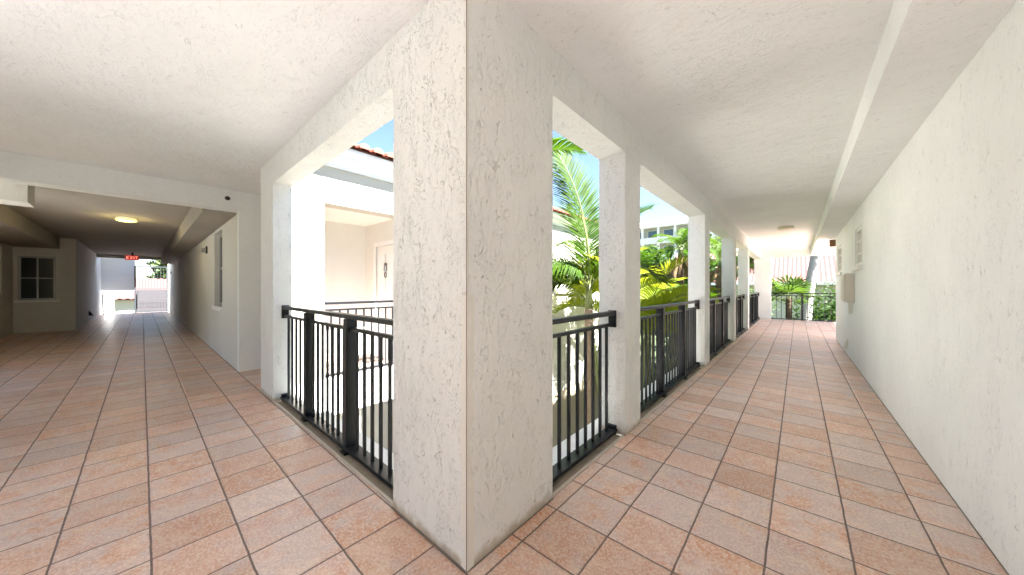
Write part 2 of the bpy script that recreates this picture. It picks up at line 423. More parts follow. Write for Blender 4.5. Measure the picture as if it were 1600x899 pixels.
# electrical box, wedge cover, sconce on right wall
eb = thing('electrical_box', (.66, 8.2, 1.05), 'plain beige metal cabinet fixed to the right wall below the far windows', 'box')
B(.600, .7145, 7.92, 8.50, 1.05, 1.54).build('cabinet_body', 'beige', eb, bevel=.006)
B(.588, .599, 7.94, 8.48, 1.07, 1.52).build('cabinet_door', 'beige', eb, bevel=.003)
B(.66, .7145, 8.15, 8.19, .84, 1.048).build('conduit', 'white', eb)
def wedge(loc, along, out, label):
    t = MB(); x, y, z = loc
    if along == 'y': pts = [(x, y - .12, z), (x, y + .12, z), (x, y, z + .16), (x + out, y - .12, z - .03), (x + out, y + .12, z - .03), (x + out * .3, y, z + .13)]
    else: pts = [(x - .12, y, z), (x + .12, y, z), (x, y, z + .16), (x - .12, y + out, z - .03), (x + .12, y + out, z - .03), (x, y + out * .3, z + .13)]
    t.v = pts; t.f = [(0, 1, 4, 3), (0, 3, 5, 2), (1, 2, 5, 4), (3, 4, 5), (0, 2, 1)]
    return t
tag(wedge((.7135, 8.95, .16), 'y', -.05, '').build('wall_cover', 'beige', origin=(0, 0, 0)), 'small pale wedge shaped cover low on the white right gallery wall', 'cover')
tag(wedge((-19.7, -1.3, .28), 'x', .10, '').build('wall_cover', 'dark', origin=(0, 0, 0)), 'small dark wedge shaped cover low on the left wall deep in the passage', 'cover')
sc = thing('wall_sconce', (.62, 11.62, 2.3), 'small brown metal wall lamp high on the far end of the right gallery wall', 'lamp')
B(.60, .72, 11.601, 11.62, 2.34, 2.52).build('back_plate', 'brown', sc)
MB().disc((.66, 11.68), .035, .055, 2.35, 2.52, 12).build('lamp_shade', 'brown', sc)
# ------------------------------------------------------------ railings
def railing(p0, p1, axis_c, axis, posts, name_label, spacing=.128, group='dark metal railings between pillars', brackets=True, deep=.06, z0=0.0, panel=False, thin=1.0):
    """railing from p0 to p1 along axis ('x' or 'y') at the other coordinate axis_c"""
    mid = (p0 + p1) / 2
    loc = (mid, axis_c, z0) if axis == 'x' else (axis_c, mid, z0)
    t = thing('railing', loc, name_label, 'railing', group)
    def bx(m, a0, a1, w, za, zb, off=0):
        if axis == 'x': m.box(a0, a1, axis_c - w / 2 + off, axis_c + w / 2 + off, z0 + za, z0 + zb)
        else: m.box(axis_c - w / 2 + off, axis_c + w / 2 + off, a0, a1, z0 + za, z0 + zb)
        return m
    bx(MB(), p0, p1, .060, 1.052, 1.088).build('top_rail', 'metal', t, bevel=.004)
    bx(MB(), p0, p1, .034, .958, .985).build('middle_rail', 'metal', t, bevel=.002)
    bx(MB(), p0, p1, .095, .020, .046).build('bottom_rail', 'metal', t, bevel=.003)
    for q in posts:
        bx(MB(), q - .03, q + .03, deep, .0, 1.051, 0).build('post', 'metal', t, bevel=.003)
        bx(MB(), q - .045, q + .045, deep + .045, -.004, .012, 0).build('base_plate', 'metal', t, bevel=.002)
    edges = [p0] + list(posts) + [p1]
    for i in range(len(edges) - 1):
        a, b = edges[i], edges[i + 1]
        n = max(1, round((b - a) / spacing) - 1)
        for k in range(1, n + 1):
            q = a + (b - a) * k / (n + 1)
            bx(MB(), q - .010 * thin, q + .010 * thin, .020 * thin, .0485, .9575).build('baluster', 'metal', t)
    if brackets:
        for q in (p0, p1):
            s = 1 if q == p0 else -1
            m = MB(); bx(m, q, q + s * .010, .07, .945, 1.095); m.build('bracket', 'metal', t)
            m = MB(); bx(m, q, q + s * .04, .076, .0, .075); m.build('foot_bracket', 'metal', t)
    return t
railing(-4.466, -1.798, 1.095, 'x', [-3.64, -2.68], 'dark railing in the left gallery opening, left of the corner pillar', deep=.085)
railing(1.672, 2.788, -1.25, 'y', [], 'short dark railing without posts just right of the corner pillar')
railing(3.152, 6.038, -1.25, 'y', [4.14, 5.13], 'dark railing with palm greenery behind it, second opening right of the corner pillar', .118, deep=.085)
railing(6.402, 9.218, -1.25, 'y', [7.35, 8.30], 'dark railing third opening right of the corner pillar', .118, deep=.085)
railing(9.562, 12.048, -1.25, 'y', [10.4, 11.25], 'dark railing fourth opening right of the corner pillar', .118, deep=.085)
railing(12.412, 16.998, -1.25, 'y', [13.5, 14.6, 15.8], 'dark railing in the farthest side opening beside the end wall', .125, deep=.085)
railing(-.828, 1.898, 17.17, 'x', [.12], 'thin dark railing across the far end opening of the right gallery', .155, thin=.9)
# ------------------------------------------------------------ passage (left)
X0, XE = -6.45, -22.7
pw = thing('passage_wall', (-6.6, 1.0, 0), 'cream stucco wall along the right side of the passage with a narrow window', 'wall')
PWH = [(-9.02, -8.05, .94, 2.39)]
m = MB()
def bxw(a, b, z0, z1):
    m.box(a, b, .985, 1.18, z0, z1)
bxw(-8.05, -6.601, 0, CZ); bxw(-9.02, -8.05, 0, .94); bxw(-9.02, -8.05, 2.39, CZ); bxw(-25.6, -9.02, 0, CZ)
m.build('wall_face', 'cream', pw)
B(-6.6, -6.45, .986, 1.295, 0, CZ).build('wall_return', 'beam', pw); B(-6.449, -5.036, 1.291, 1.299, 0, CZ).build('alcove_wall', 'cream', pw); B(-5.3, -4.85, 1.168, 1.289, -.003, 3.2).build('alcove_wall', 'cream', pw)  # last block added to close a gap where sun leaked in
f = MB()
for a, b, c, e in ((-9.02, -8.96, .94, 2.39), (-8.11, -8.05, .94, 2.39), (-8.96, -8.11, .94, 1.0), (-8.96, -8.11, 2.33, 2.39), (-8.96, -8.11, 1.66, 1.71)): f.box(a, b, 1.06, 1.12, c, e)
w = f.build('window', 'grey', pw); B(-8.96, -8.11, 1.085, 1.095, 1.0, 2.33).build('pane', 'glass', w); B(-9.06, -8.0, .945, .9835, .86, .938).build('sill', 'trim', w, bevel=.004)
hd = thing('passage_header', (-6.6, 0, BZ), 'wide cream stucco beam over the mouth of the left passage', 'beam')
B(-6.70, -6.45, -2.6, .984, BZ, CZ - .001).build('header_beam', 'beam', hd)
sf2 = thing('ceiling_soffit', (-15, .8, 2.45), 'boxed soffit dropped below the passage ceiling along its right wall', 'soffit', 'dropped soffits')
B(-23.09, -6.701, .60, .984, 2.45, CZ - .001).build('soffit_box', 'passage_shaded', sf2)
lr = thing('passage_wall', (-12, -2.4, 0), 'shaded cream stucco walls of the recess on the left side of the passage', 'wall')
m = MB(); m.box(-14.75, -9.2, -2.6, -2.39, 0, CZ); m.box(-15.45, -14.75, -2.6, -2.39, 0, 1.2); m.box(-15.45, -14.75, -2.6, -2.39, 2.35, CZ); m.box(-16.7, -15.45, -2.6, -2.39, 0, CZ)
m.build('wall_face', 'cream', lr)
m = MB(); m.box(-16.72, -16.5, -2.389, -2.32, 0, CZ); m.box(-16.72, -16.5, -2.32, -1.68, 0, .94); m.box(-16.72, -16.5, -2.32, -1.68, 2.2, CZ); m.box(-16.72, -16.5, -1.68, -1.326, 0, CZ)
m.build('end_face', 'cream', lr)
window_in_x(lr, -2.32, -1.68, .94, 2.2, -16.5, -16.56, .04, 1, glassmat='glass', fm='grey')
tag(B(-16.575, -16.563, -2.26, -1.74, 1.6, 2.14).build('window_blind', 'blind', lr))
f = MB(); f.box(-15.45, -15.4, -2.46, -2.41, 1.2, 2.35); f.box(-14.8, -14.75, -2.46, -2.41, 1.2, 2.35); f.box(-15.4, -14.8, -2.46, -2.41, 1.2, 1.25); f.box(-15.4, -14.8, -2.46, -2.41, 2.3, 2.35)
for k in range(1, 4): f.box(-15.4, -14.8, -2.445, -2.425, 1.2 + k * .28, 1.22 + k * .28)
w = f.build('window', 'trim', lr); B(-15.4, -14.8, -2.46, -2.45, 1.25, 2.3).build('pane', 'glass', w)
l2 = thing('passage_wall', (-20, -1.4, 0), 'rough textured stucco wall on the left where the passage meets daylight', 'wall')
B(-25.9, -16.72, -1.53, -1.326, 0, CZ - .001).build('wall_face', 'wall', l2)
sb = thing('passage_beam', (-8, -1.8, 2.45), 'short boxed beam end at the left edge of the passage ceiling', 'beam')
B(-8.25, -7.8, -3.2, -1.02, 2.45, CZ - .001).build('beam_box', 'cream', sb)
sb2 = thing('ceiling_soffit', (-12, -1.9, 2.45), 'boxed soffit over the dark recess on the left side of the passage', 'soffit', 'dropped soffits')
B(-16.49, -9.3, -2.388, -1.62, 2.45, CZ - .001).build('soffit_box', 'passage_shaded', sb2)
# far end of the passage
tag(B(-26.0, -24.4, -1.5, -.22, 3.0, 3.2).build('shade_slab', 'trim', origin=(-25.2, 0, 3.0)), 'flat white slab added to shade the wall panel left of the gate', 'shade_slab')  # added slab that keeps the sun off the upper wall panel
eh = thing('passage_header', (-23.6, 0, 2.6), 'thin pale beam at the bright far end of the passage', 'beam')
B(-23.25, -23.1, -1.325, .984, 2.63, 3.3).build('header_beam', 'facade', eh)
pn = thing('landing_wall', (-25.7, -.7, 0), 'white wall panel left of the metal gate with a low opening under it', 'wall')
m = MB(); m.box(-25.9, -25.7, -1.325, -.24, 1.14, 2.99); m.box(-25.9, -25.7, -1.325, -.92, 0, 1.14); m.build('wall_panel', 'trim', pn)
B(-25.9, -25.7, .93, 1.3, 0, 2.99).build('wall_pier', 'facade', pn)
gt = thing('metal_gate', (-25.6, .35, 0), 'tall dark metal gate standing in front of the outdoor stairs at the passage end', 'gate')
for y in (-.235, .90): B(-25.63, -25.57, y - .03, y + .03, 0, 2.42).build('gate_post', 'metal_gate', gt)
m = MB(); m.box(-25.615, -25.585, -.20, .865, 2.36, 2.42); m.box(-25.615, -25.585, -.20, .865, 1.20, 1.24); m.box(-25.615, -25.585, -.20, .865, .03, .08); m.build('gate_frame', 'metal_gate', gt)
for k in range(9):
    y = -.20 + 1.065 * (k + 1) / 10; B(-25.607, -25.593, y - .007, y + .007, 1.241, 2.359).build('gate_bar', 'metal_gate', gt)
for k in range(1, 9): pass
B(-25.66, -25.632, -.18, -.12, .95, 1.10).build('lock_box', 'metal_gate', gt)
ss = thing('staircase', (-27.4, .35, 0), 'grey concrete outdoor stairs climbing behind the metal gate', 'stairs')
for k in range(7):
    B(-26.1 - .3 * (k + 1), -26.1 - .3 * k, -.22, 1.2, -.3, .165 * (k + 1)).build('step', 'step', ss)
B(-32, -28.205, -.22, 1.9, -.3, 1.15).build('landing', 'step', ss)
B(-26.099, -25.71, -1.3, 1.9, -.35, -.002).build('lower_landing', 'step', ss)
B(-28.2, -26.1, 1.201, 1.4, -.3, 1.3).build('side_wall', 'facade', ss)
hr = MB(); hr.tube([(-24.6, -1.20, 0), (-24.35, -1.20, .45), (-24.2, -1.20, .95), (-24.5, -1.20, 1.0)], .02, 8)
tag(hr.build('handrail', 'metal', origin=(-24.5, -1.2, 0)), 'short dark bent handrail beside the left wall at the bright passage end', 'handrail')
# lamps, exit sign, sprinkler
def ceiling_light(x, y, label, on):
    t = thing('ceiling_light', (x, y, CZ), label, 'lamp', 'round ceiling lights')
    MB().disc((x, y), .138, .142, CZ - .022, CZ - .001, 32, 1.0, 1.0).build('base', 'white', t)
    m = MB(); n = 32; ring = [(.142, CZ - .022), (.155, CZ - .045), (.148, CZ - .068), (.11, CZ - .080), (.0, CZ - .083)]
    for i in range(len(ring) - 1):
        (r0, z0), (r1, z1) = ring[i], ring[i + 1]
        for k in range(n):
            a, b = 2 * math.pi * k / n, 2 * math.pi * (k + 1) / n
            pts = [(x + r0 * math.cos(a), y + r0 * math.sin(a), z0), (x + r0 * math.cos(b), y + r0 * math.sin(b), z0)]
            if r1 > 0: pts += [(x + r1 * math.cos(b), y + r1 * math.sin(b), z1), (x + r1 * math.cos(a), y + r1 * math.sin(a), z1)]
            else: pts += [(x, y, z1)]
            m.quad(*pts)
    m.build('diffuser', 'lampon' if on else 'lampoff', t)
    return t
ceiling_light(-10.7, -.22, 'round ceiling light glowing yellow in the dark left passage', True)
ll = bpy.data.lights.new('passage_lamp_light', 'POINT'); ll.energy = 1.2; ll.color = (1, .78, .32); ll.shadow_soft_size = .15
lo = bpy.data.objects.new('passage_lamp_light', ll); C.objects.link(lo); lo.location = (-10.7, -.22, CZ - .17)
ceiling_light(-.22, 10.25, 'round ceiling light with cream diffuser, unlit, on the right gallery ceiling', False)
ex = thing('exit_sign', (-21.2, -.27, 2.55), 'small red EXIT sign hanging from the passage ceiling', 'sign')
B(-21.23, -21.17, -.47, -.09, 2.46, 2.66).build('sign_box', 'red', ex)
B(-21.21, -21.19, -.30, -.24, 2.661, CZ - .001).build('hanger', 'dark', ex)
m = MB()
def seg(y0, z0, y1, z1): m.box(-21.169, -21.165, y0, y1, z0, z1)
yb = -.435; zb, zt = 2.50, 2.62; w_ = .018
for ch in 'EXIT':
    if ch == 'E':
        seg(yb, zb, yb + w_, zt); seg(yb + w_, zb, yb + .065, zb + w_); seg(yb + w_, zt - w_, yb + .065, zt); seg(yb + w_, 2.551, yb + .055, 2.569); yb += .095
    elif ch == 'X':
        for s in (0, 1):
            a, b = (yb, yb + .06) if s == 0 else (yb + .06, yb)
            m.quad((-21.165 + .0008 * s, a, zb), (-21.165 + .0008 * s, a + w_, zb), (-21.165 + .0008 * s, b + w_, zt), (-21.165 + .0008 * s, b, zt))
        yb += .105
    elif ch == 'I': seg(yb, zb, yb + w_, zt); yb += .045
    else: seg(yb + .025, zb, yb + .025 + w_, zt - w_); seg(yb, zt - w_, yb + .07, zt)
m.build('lettering', 'exitw', ex)
cd = thing('ceiling_camera', (-6.43, .846, 2.638), 'small round chrome fitting on the white beam above the passage mouth', 'fixture')
m = MB(); m.tube([(-6.449, .846, 2.638), (-6.425, .846, 2.638)], [.042, .042], 20); m.build('base_ring', 'white', cd)
m = MB(); m.tube([(-6.424, .846, 2.638), (-6.40, .846, 2.636), (-6.385, .846, 2.634)], [.032, .028, .012], 16); m.build('lens_dome', 'dark', cd)
s2 = thing('wall_sconce', (-10.17, .97, 2.15), 'small dark metal wall lamp beside the narrow passage window', 'lamp')
B(-10.24, -10.10, .962, .984, 2.08, 2.24).build('back_plate', 'dark', s2); B(-10.21, -10.13, .89, .9615, 2.10, 2.20).build('lamp_shade', 'grey', s2)
s3 = thing('door_buzzer', (-23.9, .97, 2.05), 'tiny dark fitting on the bright right wall near the gate', 'fixture')
B(-23.95, -23.85, .95, .989, 1.98, 2.10).build('case', 'dark', s3)
# ------------------------------------------------------------ wing across the courtyard
FX = -5.02
bw = thing('courtyard_wing', (FX, 6, GZ), 'cream stucco wing across the courtyard with a clay tile roof, white cornice and entry porch', 'building')
m = MB()
m.box(-6.6, FX, 1.30, 1.70, 0, 3.03)                    # pier
m.box(-5.3, FX, 1.70, 2.90, 2.50, 3.03)                 # header over porch
WF = [(7.50, 8.34, 1.20, 2.02), (10.2, 11.0, 1.2, 2.02)]
m2 = sorted(WF)
cur = 2.90
for a, b, z0, z1 in m2:
    m.box(-5.3, FX, cur, a, -1.6, 3.03); m.box(-5.3, FX, a, b, -1.6, z0); m.box(-5.3, FX, a, b, z1, 3.03); cur = b
m.box(-5.3, FX, cur, 12.5, -1.6, 3.03)
m.build('upper_wall', 'facade', bw)
B(-5.32, FX + .03, 2.901, 12.52, GZ, -1.602).build('base_wall', 'sand', bw)
B(-9.5, FX + .0, 1.30, 2.90, -.535, -.001).build('porch_slab', 'ledge', bw)
m = MB(); m.box(-6.6, -6.4, 1.701, 3.2, .001, 3.0); m.build('porch_back_wall', 'porch', bw)
m = MB(); m.box(-6.399, -5.97, 2.91, 3.1, .001, 2.5); m.box(-5.12, -5.301, 2.91, 3.1, .001, 2.5); m.box(-5.97, -5.301, 2.91, 3.1, 2.10, 2.5); m.build('porch_side_wall', 'porch', bw)
B(-6.399, -5.301, 1.701, 2.909, 2.50, 2.6).build('porch_ceiling', 'porch', bw)
B(-6.399, -5.30, 1.701, 2.9, .0, .012).build('porch_floor', 'tiles', bw)
B(-6.9, -6.7, 1.3, 12.5, GZ, -.54).build('lower_back_wall', 'cream', bw)
B(-9.5, -6.9, 1.30, 12.5, -1.6, 3.02).build('rear_mass', 'facade', bw)
dr = MB(); dr.box(-5.955, -5.301, 2.925, 2.965, .01, 2.06)
d = dr.build('door', 'door', bw)
m = MB()
for xa, xb in ((-5.88, -5.64), (-5.56, -5.34)):
    for za, zb2 in ((.18, .85), (1.0, 1.9)): m.box(xa, xb, 2.916, 2.9245, za, zb2)
m.build('door_panel', 'trim', d)
m = MB(); m.box(-6.03, -5.956, 2.893, 2.9095, .0, 2.14); m.box(-5.955, -5.301, 2.893, 2.9095, 2.062, 2.14); m.build('door_frame', 'trim', d)
m = MB(); m.tube([(-5.60, 2.905, 1.74), (-5.60, 2.90, 1.60)], [.022, .03], 10); m.tube([(-5.60 + .035 * math.cos(a * math.pi / 6), 2.905, 1.53 + .05 * math.sin(a * math.pi / 6)) for a in range(13)], .008, 6); m.build('door_knocker', 'dark', d)
for y0, y1, z0, z1 in WF: window_in_x(bw, y0, y1, z0, z1, FX, FX - .08, .06, 2, glassmat='blind')
# louvre vent low on the facade
for y0 in (7.52, 8.02):
    m = MB()
    for k in range(9): m.box(FX + .031, FX + .05, y0, y0 + .34, -1.5 + k * .125, -1.43 + k * .125)
    m.box(FX + .001, FX + .028, y0 - .04, y0 + .38, -1.56, -.38)
    m.build('louvre', 'facade', bw)
# cornice
prof = [(FX, 3.02), (FX + .04, 3.02), (FX + .04, 3.06), (FX + .07, 3.075), (FX + .12, 3.11), (FX + .15, 3.15), (FX + .15, 3.175), (FX + .21, 3.19), (FX + .25, 3.225), (FX + .25, 3.27), (FX, 3.27)]
MB().profile(prof, 1.26, 12.6).build('cornice', 'trim', bw)
# barrel tile roof
rf = MB(); n = 8; pitch = .30; xe, ze = FX + .30, 3.285; P = .205
y = 1.22
cols = int((12.6 - 1.22) / P)
L = 4.2
for c in range(cols):
    yc = 1.22 + (c + .5) * P
    rows = 11
    for r_ in range(rows):
        s0 = r_ * L / rows; s1 = (r_ + 1) * L / rows + .03
        ra0, ra1 = .078, .064
        b = len(rf.v)
        for s, rr, lift in ((s0, ra0, .028), (s1, ra1, .0)):
            for k in range(n + 1):
                a = math.pi * k / n
                hh = rr * math.sin(a)
                rf.v.append((xe - s, yc - rr * math.cos(a), ze + s * pitch + hh + lift))
        for k in range(n): rf.f.append((b + k, b + k + 1, b + n + 2 + k, b + n + 1 + k))
        rf.f.append(tuple(b + k for k in range(n + 1)))
for c in range(cols + 1):
    yc = 1.22 + c * P
    b = len(rf.v)
    for s in (0, L):
        for k in range(5):
            a = math.pi * k / 4
            rf.v.append((xe + .0 - s, yc - .055 * math.cos(a), ze + s * pitch + .03 - .035 * math.sin(a)))
    for k in range(4): rf.f.append((b + k, b + k + 1, b + 6 + k, b + 5 + k))
rf.quad((xe - .01, 1.2, ze - .012), (xe - .01, 12.62, ze - .012), (xe - L, 12.62, ze - .012 + L * pitch), (xe - L, 1.2, ze - .012 + L * pitch))
rf.quad((xe - L, 1.2, ze + L * pitch), (xe - L, 12.62, ze + L * pitch), (xe - L - 4, 12.62, ze), (xe - L - 4, 1.2, ze))
rf.build('tile_roof', 'roof', bw)
railing(1.702, 2.898, -5.12, 'y', [], 'dark railing of the entry porch across the courtyard, in front of the white door', .115, group='dark metal railings between pillars', brackets=False)
tag(B(-6.2, -5.5, 2.5, 2.86, .013, .03).build('doormat', 'mat', origin=(-5.85, 2.68, .013)), 'dark doormat on the porch floor before the white door', 'doormat')
# ------------------------------------------------------------ vegetation
def frond(base, az, el, L, bend, leaf, width, nl, fold=.35, twist=0., droop=.5):
    """returns (rachis MB, leaflets MB); pinnate palm leaf."""
    rm, lm = MB(), MB()
    n = 14; p = Vector(base); pts = [p.copy()]; dirs = []
    for i in range(n):
        e = el - bend * ((i + .5) / n) ** 1.25
        d = Vector((math.cos(e) * math.sin(az), math.cos(e) * math.cos(az), math.sin(e)))
        dirs.append(d); p = p + d * (L / n); pts.append(p.copy())
    rm.tube(pts, [.022 * (1 - .85 * i / n) * (L / 2.5) for i in range(n + 1)], 5)
    side0 = Vector((math.cos(az), -math.sin(az), 0))
    for k in range(nl):
        t = .14 + .86 * (k + .3) / nl; fi = t * n; i = min(int(fi), n - 1); q = pts[i].lerp(pts[i + 1], fi - i); d = dirs[i]
        up = side0.cross(d).normalized()
        for s in (-1, 1):
            tt = (t - .14) / .86
            ll = leaf * (.35 + 1.0 * math.sin(math.pi * min(1, tt * .80 + .18)) ** .8) * random.uniform(.88, 1.08) * .78
            fw = .55 + .75 * tt
            sd = (side0 * s * math.cos(twist) + up * (fold + math.sin(twist) * s) + d * fw + Vector((random.uniform(-.07, .07), random.uniform(-.07, .07), random.uniform(-.07, .07)))).normalized()
            m1 = q + sd * ll * .5; s2_ = (sd + Vector((0, 0, -droop * random.uniform(.6, 1.3)))).normalized(); tip = m1 + s2_ * ll * .5
            wv = (d - sd * d.dot(sd)).normalized() * (width * .5)
            b = len(lm.v)
            lm.v += [tuple(q - wv * .5), tuple(q + wv * .5), tuple(m1 + wv), tuple(m1 - wv), tuple(tip)]
            lm.f += [(b, b + 1, b + 2, b + 3), (b + 3, b + 2, b + 4)]
    return rm, lm
def build_frond(parent, base, az, el, L, bend, leaf, width, nl, mat, **k):
    rm, lm = frond(base, az, el, L, bend, leaf, width, nl, **k)
    o = lm.build('frond', mat, parent); rm.build('rachis', 'rach', o, smooth=True); return o
def trunk_mb(x, y, z0, z1, r0, r1, lean=(0, 0), rings=True):
    m = MB(); n = 40 if rings else 8; pts, rr = [], []
    for i in range(n + 1):
        t = i / n; pts.append((x + lean[0] * t ** 1.6, y + lean[1] * t ** 1.6, z0 + (z1 - z0) * t))
        r = r0 + (r1 - r0) * min(1, t * 1.2); rr.append(r * (1 + (.07 if (i % 2 and rings) else 0)) * (1.25 if i == 0 else 1))
    return m.tube(pts, rr, 12)
def palm(x, y, top, label, fronds, mat='frond', L=2.6, leaf=.62, width=.035, nl=46, r=.10, bark='bark', lean=(0, 0), group='palms in the courtyard garden', spec=None, name='palm_tree', seed=1, dryn=0):
    random.seed(seed)
    t = thing(name, (x, y, GZ), label, 'palm', group)
    trunk_mb(x, y, GZ, top, r * 1.3, r, lean).build('trunk', bark, t, smooth=False)
    cx, cy = x + lean[0], y + lean[1]
    cs = MB().tube([(cx, cy, top - .02), (cx, cy, top + .35), (cx, cy, top + .6)], [r * 1.02, r * .85, r * .35], 10); cs.build('crownshaft', 'rach', t, smooth=True)
    lst = spec or []
    for i in range(dryn): build_frond(t, (cx, cy, top + .1), 1.05 * i, R(-35), L * .7, R(50), leaf * .7, width, 26, 'dry', droop=1.2)
    for i in range(fronds):
        az = 2.399 * i + random.uniform(-.2, .2); el = R(82 - 85 * (i + .5) / fronds + random.uniform(-6, 6))
        lst = lst + [(az, el, L * random.uniform(.85, 1.05), R(random.uniform(65, 100)))]
    for q in lst:
        az, el, LL, bend = q[:4]; kw = q[4] if len(q) > 4 else {}
        build_frond(t, (cx, cy, top + .42), az, el, LL, bend, leaf * kw.get('leafk', 1), width, nl, mat, fold=kw.get('fold', .35), twist=kw.get('twist', 0), droop=kw.get('droop', .5))
    return t
# azimuths are measured from +Y towards +X; screen-left is about azimuth -131 deg, screen-right 49 deg
palm(-3.42, 6.42, .85, 'green palm in the gap right of the corner pillar, one tall frond against sky', 0, L=2.3, leaf=.75, width=.028, nl=74, r=.085,
     spec=[(R(-125), R(93), 3.6, R(52), dict(twist=R(72), droop=.12, fold=.15)), (R(-122), R(92), 3.2, R(34), dict(twist=R(55), droop=.15, fold=.2)),
           (R(-128), R(52), 1.7, R(125), dict(twist=R(35), droop=1.1, leafk=.9)), (R(-140), R(66), 1.7, R(160), dict(twist=R(25), droop=1.2)), (R(-118), R(30), 1.5, R(100), dict(twist=R(40), droop=.9, leafk=.8)), (R(-131), R(72), 1.4, R(175), dict(twist=R(20), droop=1.2)), (R(60), R(80), 2.2, R(60)), (R(20), R(60), 2.0, R(90)), (R(100), R(50), 1.8, R(100)), (R(-60), R(70), 2.2, R(80))], seed=3)
palm(-4.29, 4.88, 3.35, 'palm mostly hidden behind the corner pillar, only frond tips showing by the beam', 0, L=2.4, leaf=.6, width=.04, nl=44, r=.09, seed=5,
     spec=[(R(49), R(28), 1.45, R(40)), (R(-131), R(40), 2.0, R(110)), (R(-100), R(60), 2.0, R(110)), (R(-160), R(50), 2.0, R(120)), (R(-60), R(70), 1.8, R(100)), (R(180), R(35), 1.8, R(110))])
def areca(x, y, top, label, nst, L, seed, mat='areca', width=.042, leaf=.62, nf=5, nl=34):
    random.seed(seed)
    t = thing('areca_palm', (x, y, GZ), label, 'palm', 'clumping palms in the courtyard garden')
    for i in range(nst):
        a = 2 * math.pi * i / nst + random.uniform(-.3, .3); rr = random.uniform(.15, .45); h = top - random.uniform(0, 1.1)
        bx_, by_ = x + rr * math.cos(a), y + rr * math.sin(a); tx, ty = x + rr * 2 * math.cos(a), y + rr * 2 * math.sin(a)
        MB().tube([(bx_, by_, GZ), ((bx_ + tx) / 2, (by_ + ty) / 2, (GZ + h) / 2), (tx, ty, h)], [.05, .04, .03], 8).build('stem', 'rach', t, smooth=True)
        for k in range(nf):
            az = math.atan2(math.cos(a), math.sin(a)) + random.uniform(-2.0, 2.0) if k else random.uniform(0, 6.28)
            build_frond(t, (tx, ty, h), az, R(random.uniform(45, 85)), L * random.uniform(.8, 1.1), R(random.uniform(60, 115)), leaf, width, nl, mat, fold=.5, droop=.35)
    return t
areca(-3.5, 8.4, .9, 'bright yellow green clumping palm just behind the second railing', 6, 2.1, 11)
areca(-3.8, 11.8, .3, 'yellow green clumping palm behind the third pillar', 6, 2.0, 12)
areca(-5.2, 13.2, .6, 'lime clumping palm with a high pale frond below the distant white block', 5, 2.2, 13)
areca(-4.6, 16.0, .2, 'darker clumping palm between the third and fourth railings', 5, 2.2, 14, mat='frond')
areca(-8.0, 17.5, .8, 'pale clumping palm farther back in the garden', 5, 2.4, 15)
areca(-4.6, 20.5, .0, 'clumping palm near the far corner of the garden', 5, 2.0, 16, mat='frond')
palm(-4.9, 19.8, 3.0, 'brown trunked palm showing between the far pillars', 9, L=2.2, leaf=.6, width=.05, nl=36, r=.15, bark='brownbark', seed=21, dryn=6)
palm(-3.9, 25.5, 2.6, 'second brown trunked palm showing through the fourth opening', 9, L=2.2, leaf=.6, width=.05, nl=34, r=.17, bark='brownbark', seed=22, dryn=6)
def fanpalm(x, y, top, label, nf, R_, seed, trunk_r=.13, bark='brownbark'):
    random.seed(seed)
    t = thing('fan_palm', (x, y, GZ), label, 'palm', 'fan palms beyond the end railing')
    trunk_mb(x, y, GZ, top, trunk_r * 1.2, trunk_r).build('trunk', bark, t)
    for i in range(nf):
        az = 2.399 * i + random.uniform(-.3, .3); el = R(80 - 95 * (i + .5) / nf)
        d = Vector((math.cos(el) * math.sin(az), math.cos(el) * math.cos(az), math.sin(el)))
        b0 = Vector((x, y, top)); hub = b0 + d * random.uniform(.6, .8)
        side = Vector((math.cos(az), -math.sin(az), 0)); up = side.cross(d)
        m = MB(); nb = 26
        for k in range(nb):
            a = R(-125 + 250 * (k + .5) / nb); dd = (d * math.cos(a) + side * math.sin(a) + up * .12 * (-1) ** k).normalized()
            ll = R_ * random.uniform(.85, 1.05); w = .045
            wv = (side * math.cos(a) - d * math.sin(a)) * w
            mid = hub + dd * ll * .6; tip = hub + dd * ll + Vector((0, 0, -.10 * random.random() - .05))
            m.quad(hub, mid - wv, tip, mid + wv)
        f_ = m.build('fan_leaf', 'fan', t)
        MB().tube([b0, hub], .014, 5).build('leaf_stalk', 'rach', f_)
    return t
fanpalm(-.35, 21.6, .75, 'green fan palm with spread leaves in the middle of the end opening', 9, .85, 31)
fanpalm(-2.6, 24.5, 2.3, 'taller fan palm with dry hanging leaves left in the end opening', 14, .7, 32)
random.seed(33)
t = thing('palm_tree', (.5, 25, GZ), 'palm with pale grey smooth trunk leaning slightly in the end opening', 'palm', 'palms in the courtyard garden')
MB().tube([(.05, 25, GZ), (.30, 25, -.6), (.52, 25, 1.6), (.86, 25, 4.0), (1.1, 25, 6.2)], [.30, .27, .22, .20, .17], 14).build('trunk', 'palebark', t, smooth=True)
for i in range(10): build_frond(t, (1.1, 25, 6.3), 2.4 * i, R(70 - 8 * i), 2.8, R(95), .7, .06, 34, 'frond')
def blob_leaves(m, c, rad, n, size, rnd):
    for _ in range(n):
        while True:
            v = Vector((rnd.uniform(-1, 1), rnd.uniform(-1, 1), rnd.uniform(-1, 1)))
            if .35 < v.length < 1: break
        p = Vector(c) + Vector((v.x * rad[0], v.y * rad[1], v.z * rad[2]))
        a = Vector((rnd.gauss(0, 1), rnd.gauss(0, 1), rnd.gauss(0, .6))).normalized(); b = a.orthogonal().normalized()
        b = Quaternion(a, rnd.uniform(0, 6.28)) @ b
        s = size * rnd.uniform(.6, 1.3)
        m.quad(p - a * s, p + b * s * .45, p + a * s, p - b * s * .45)
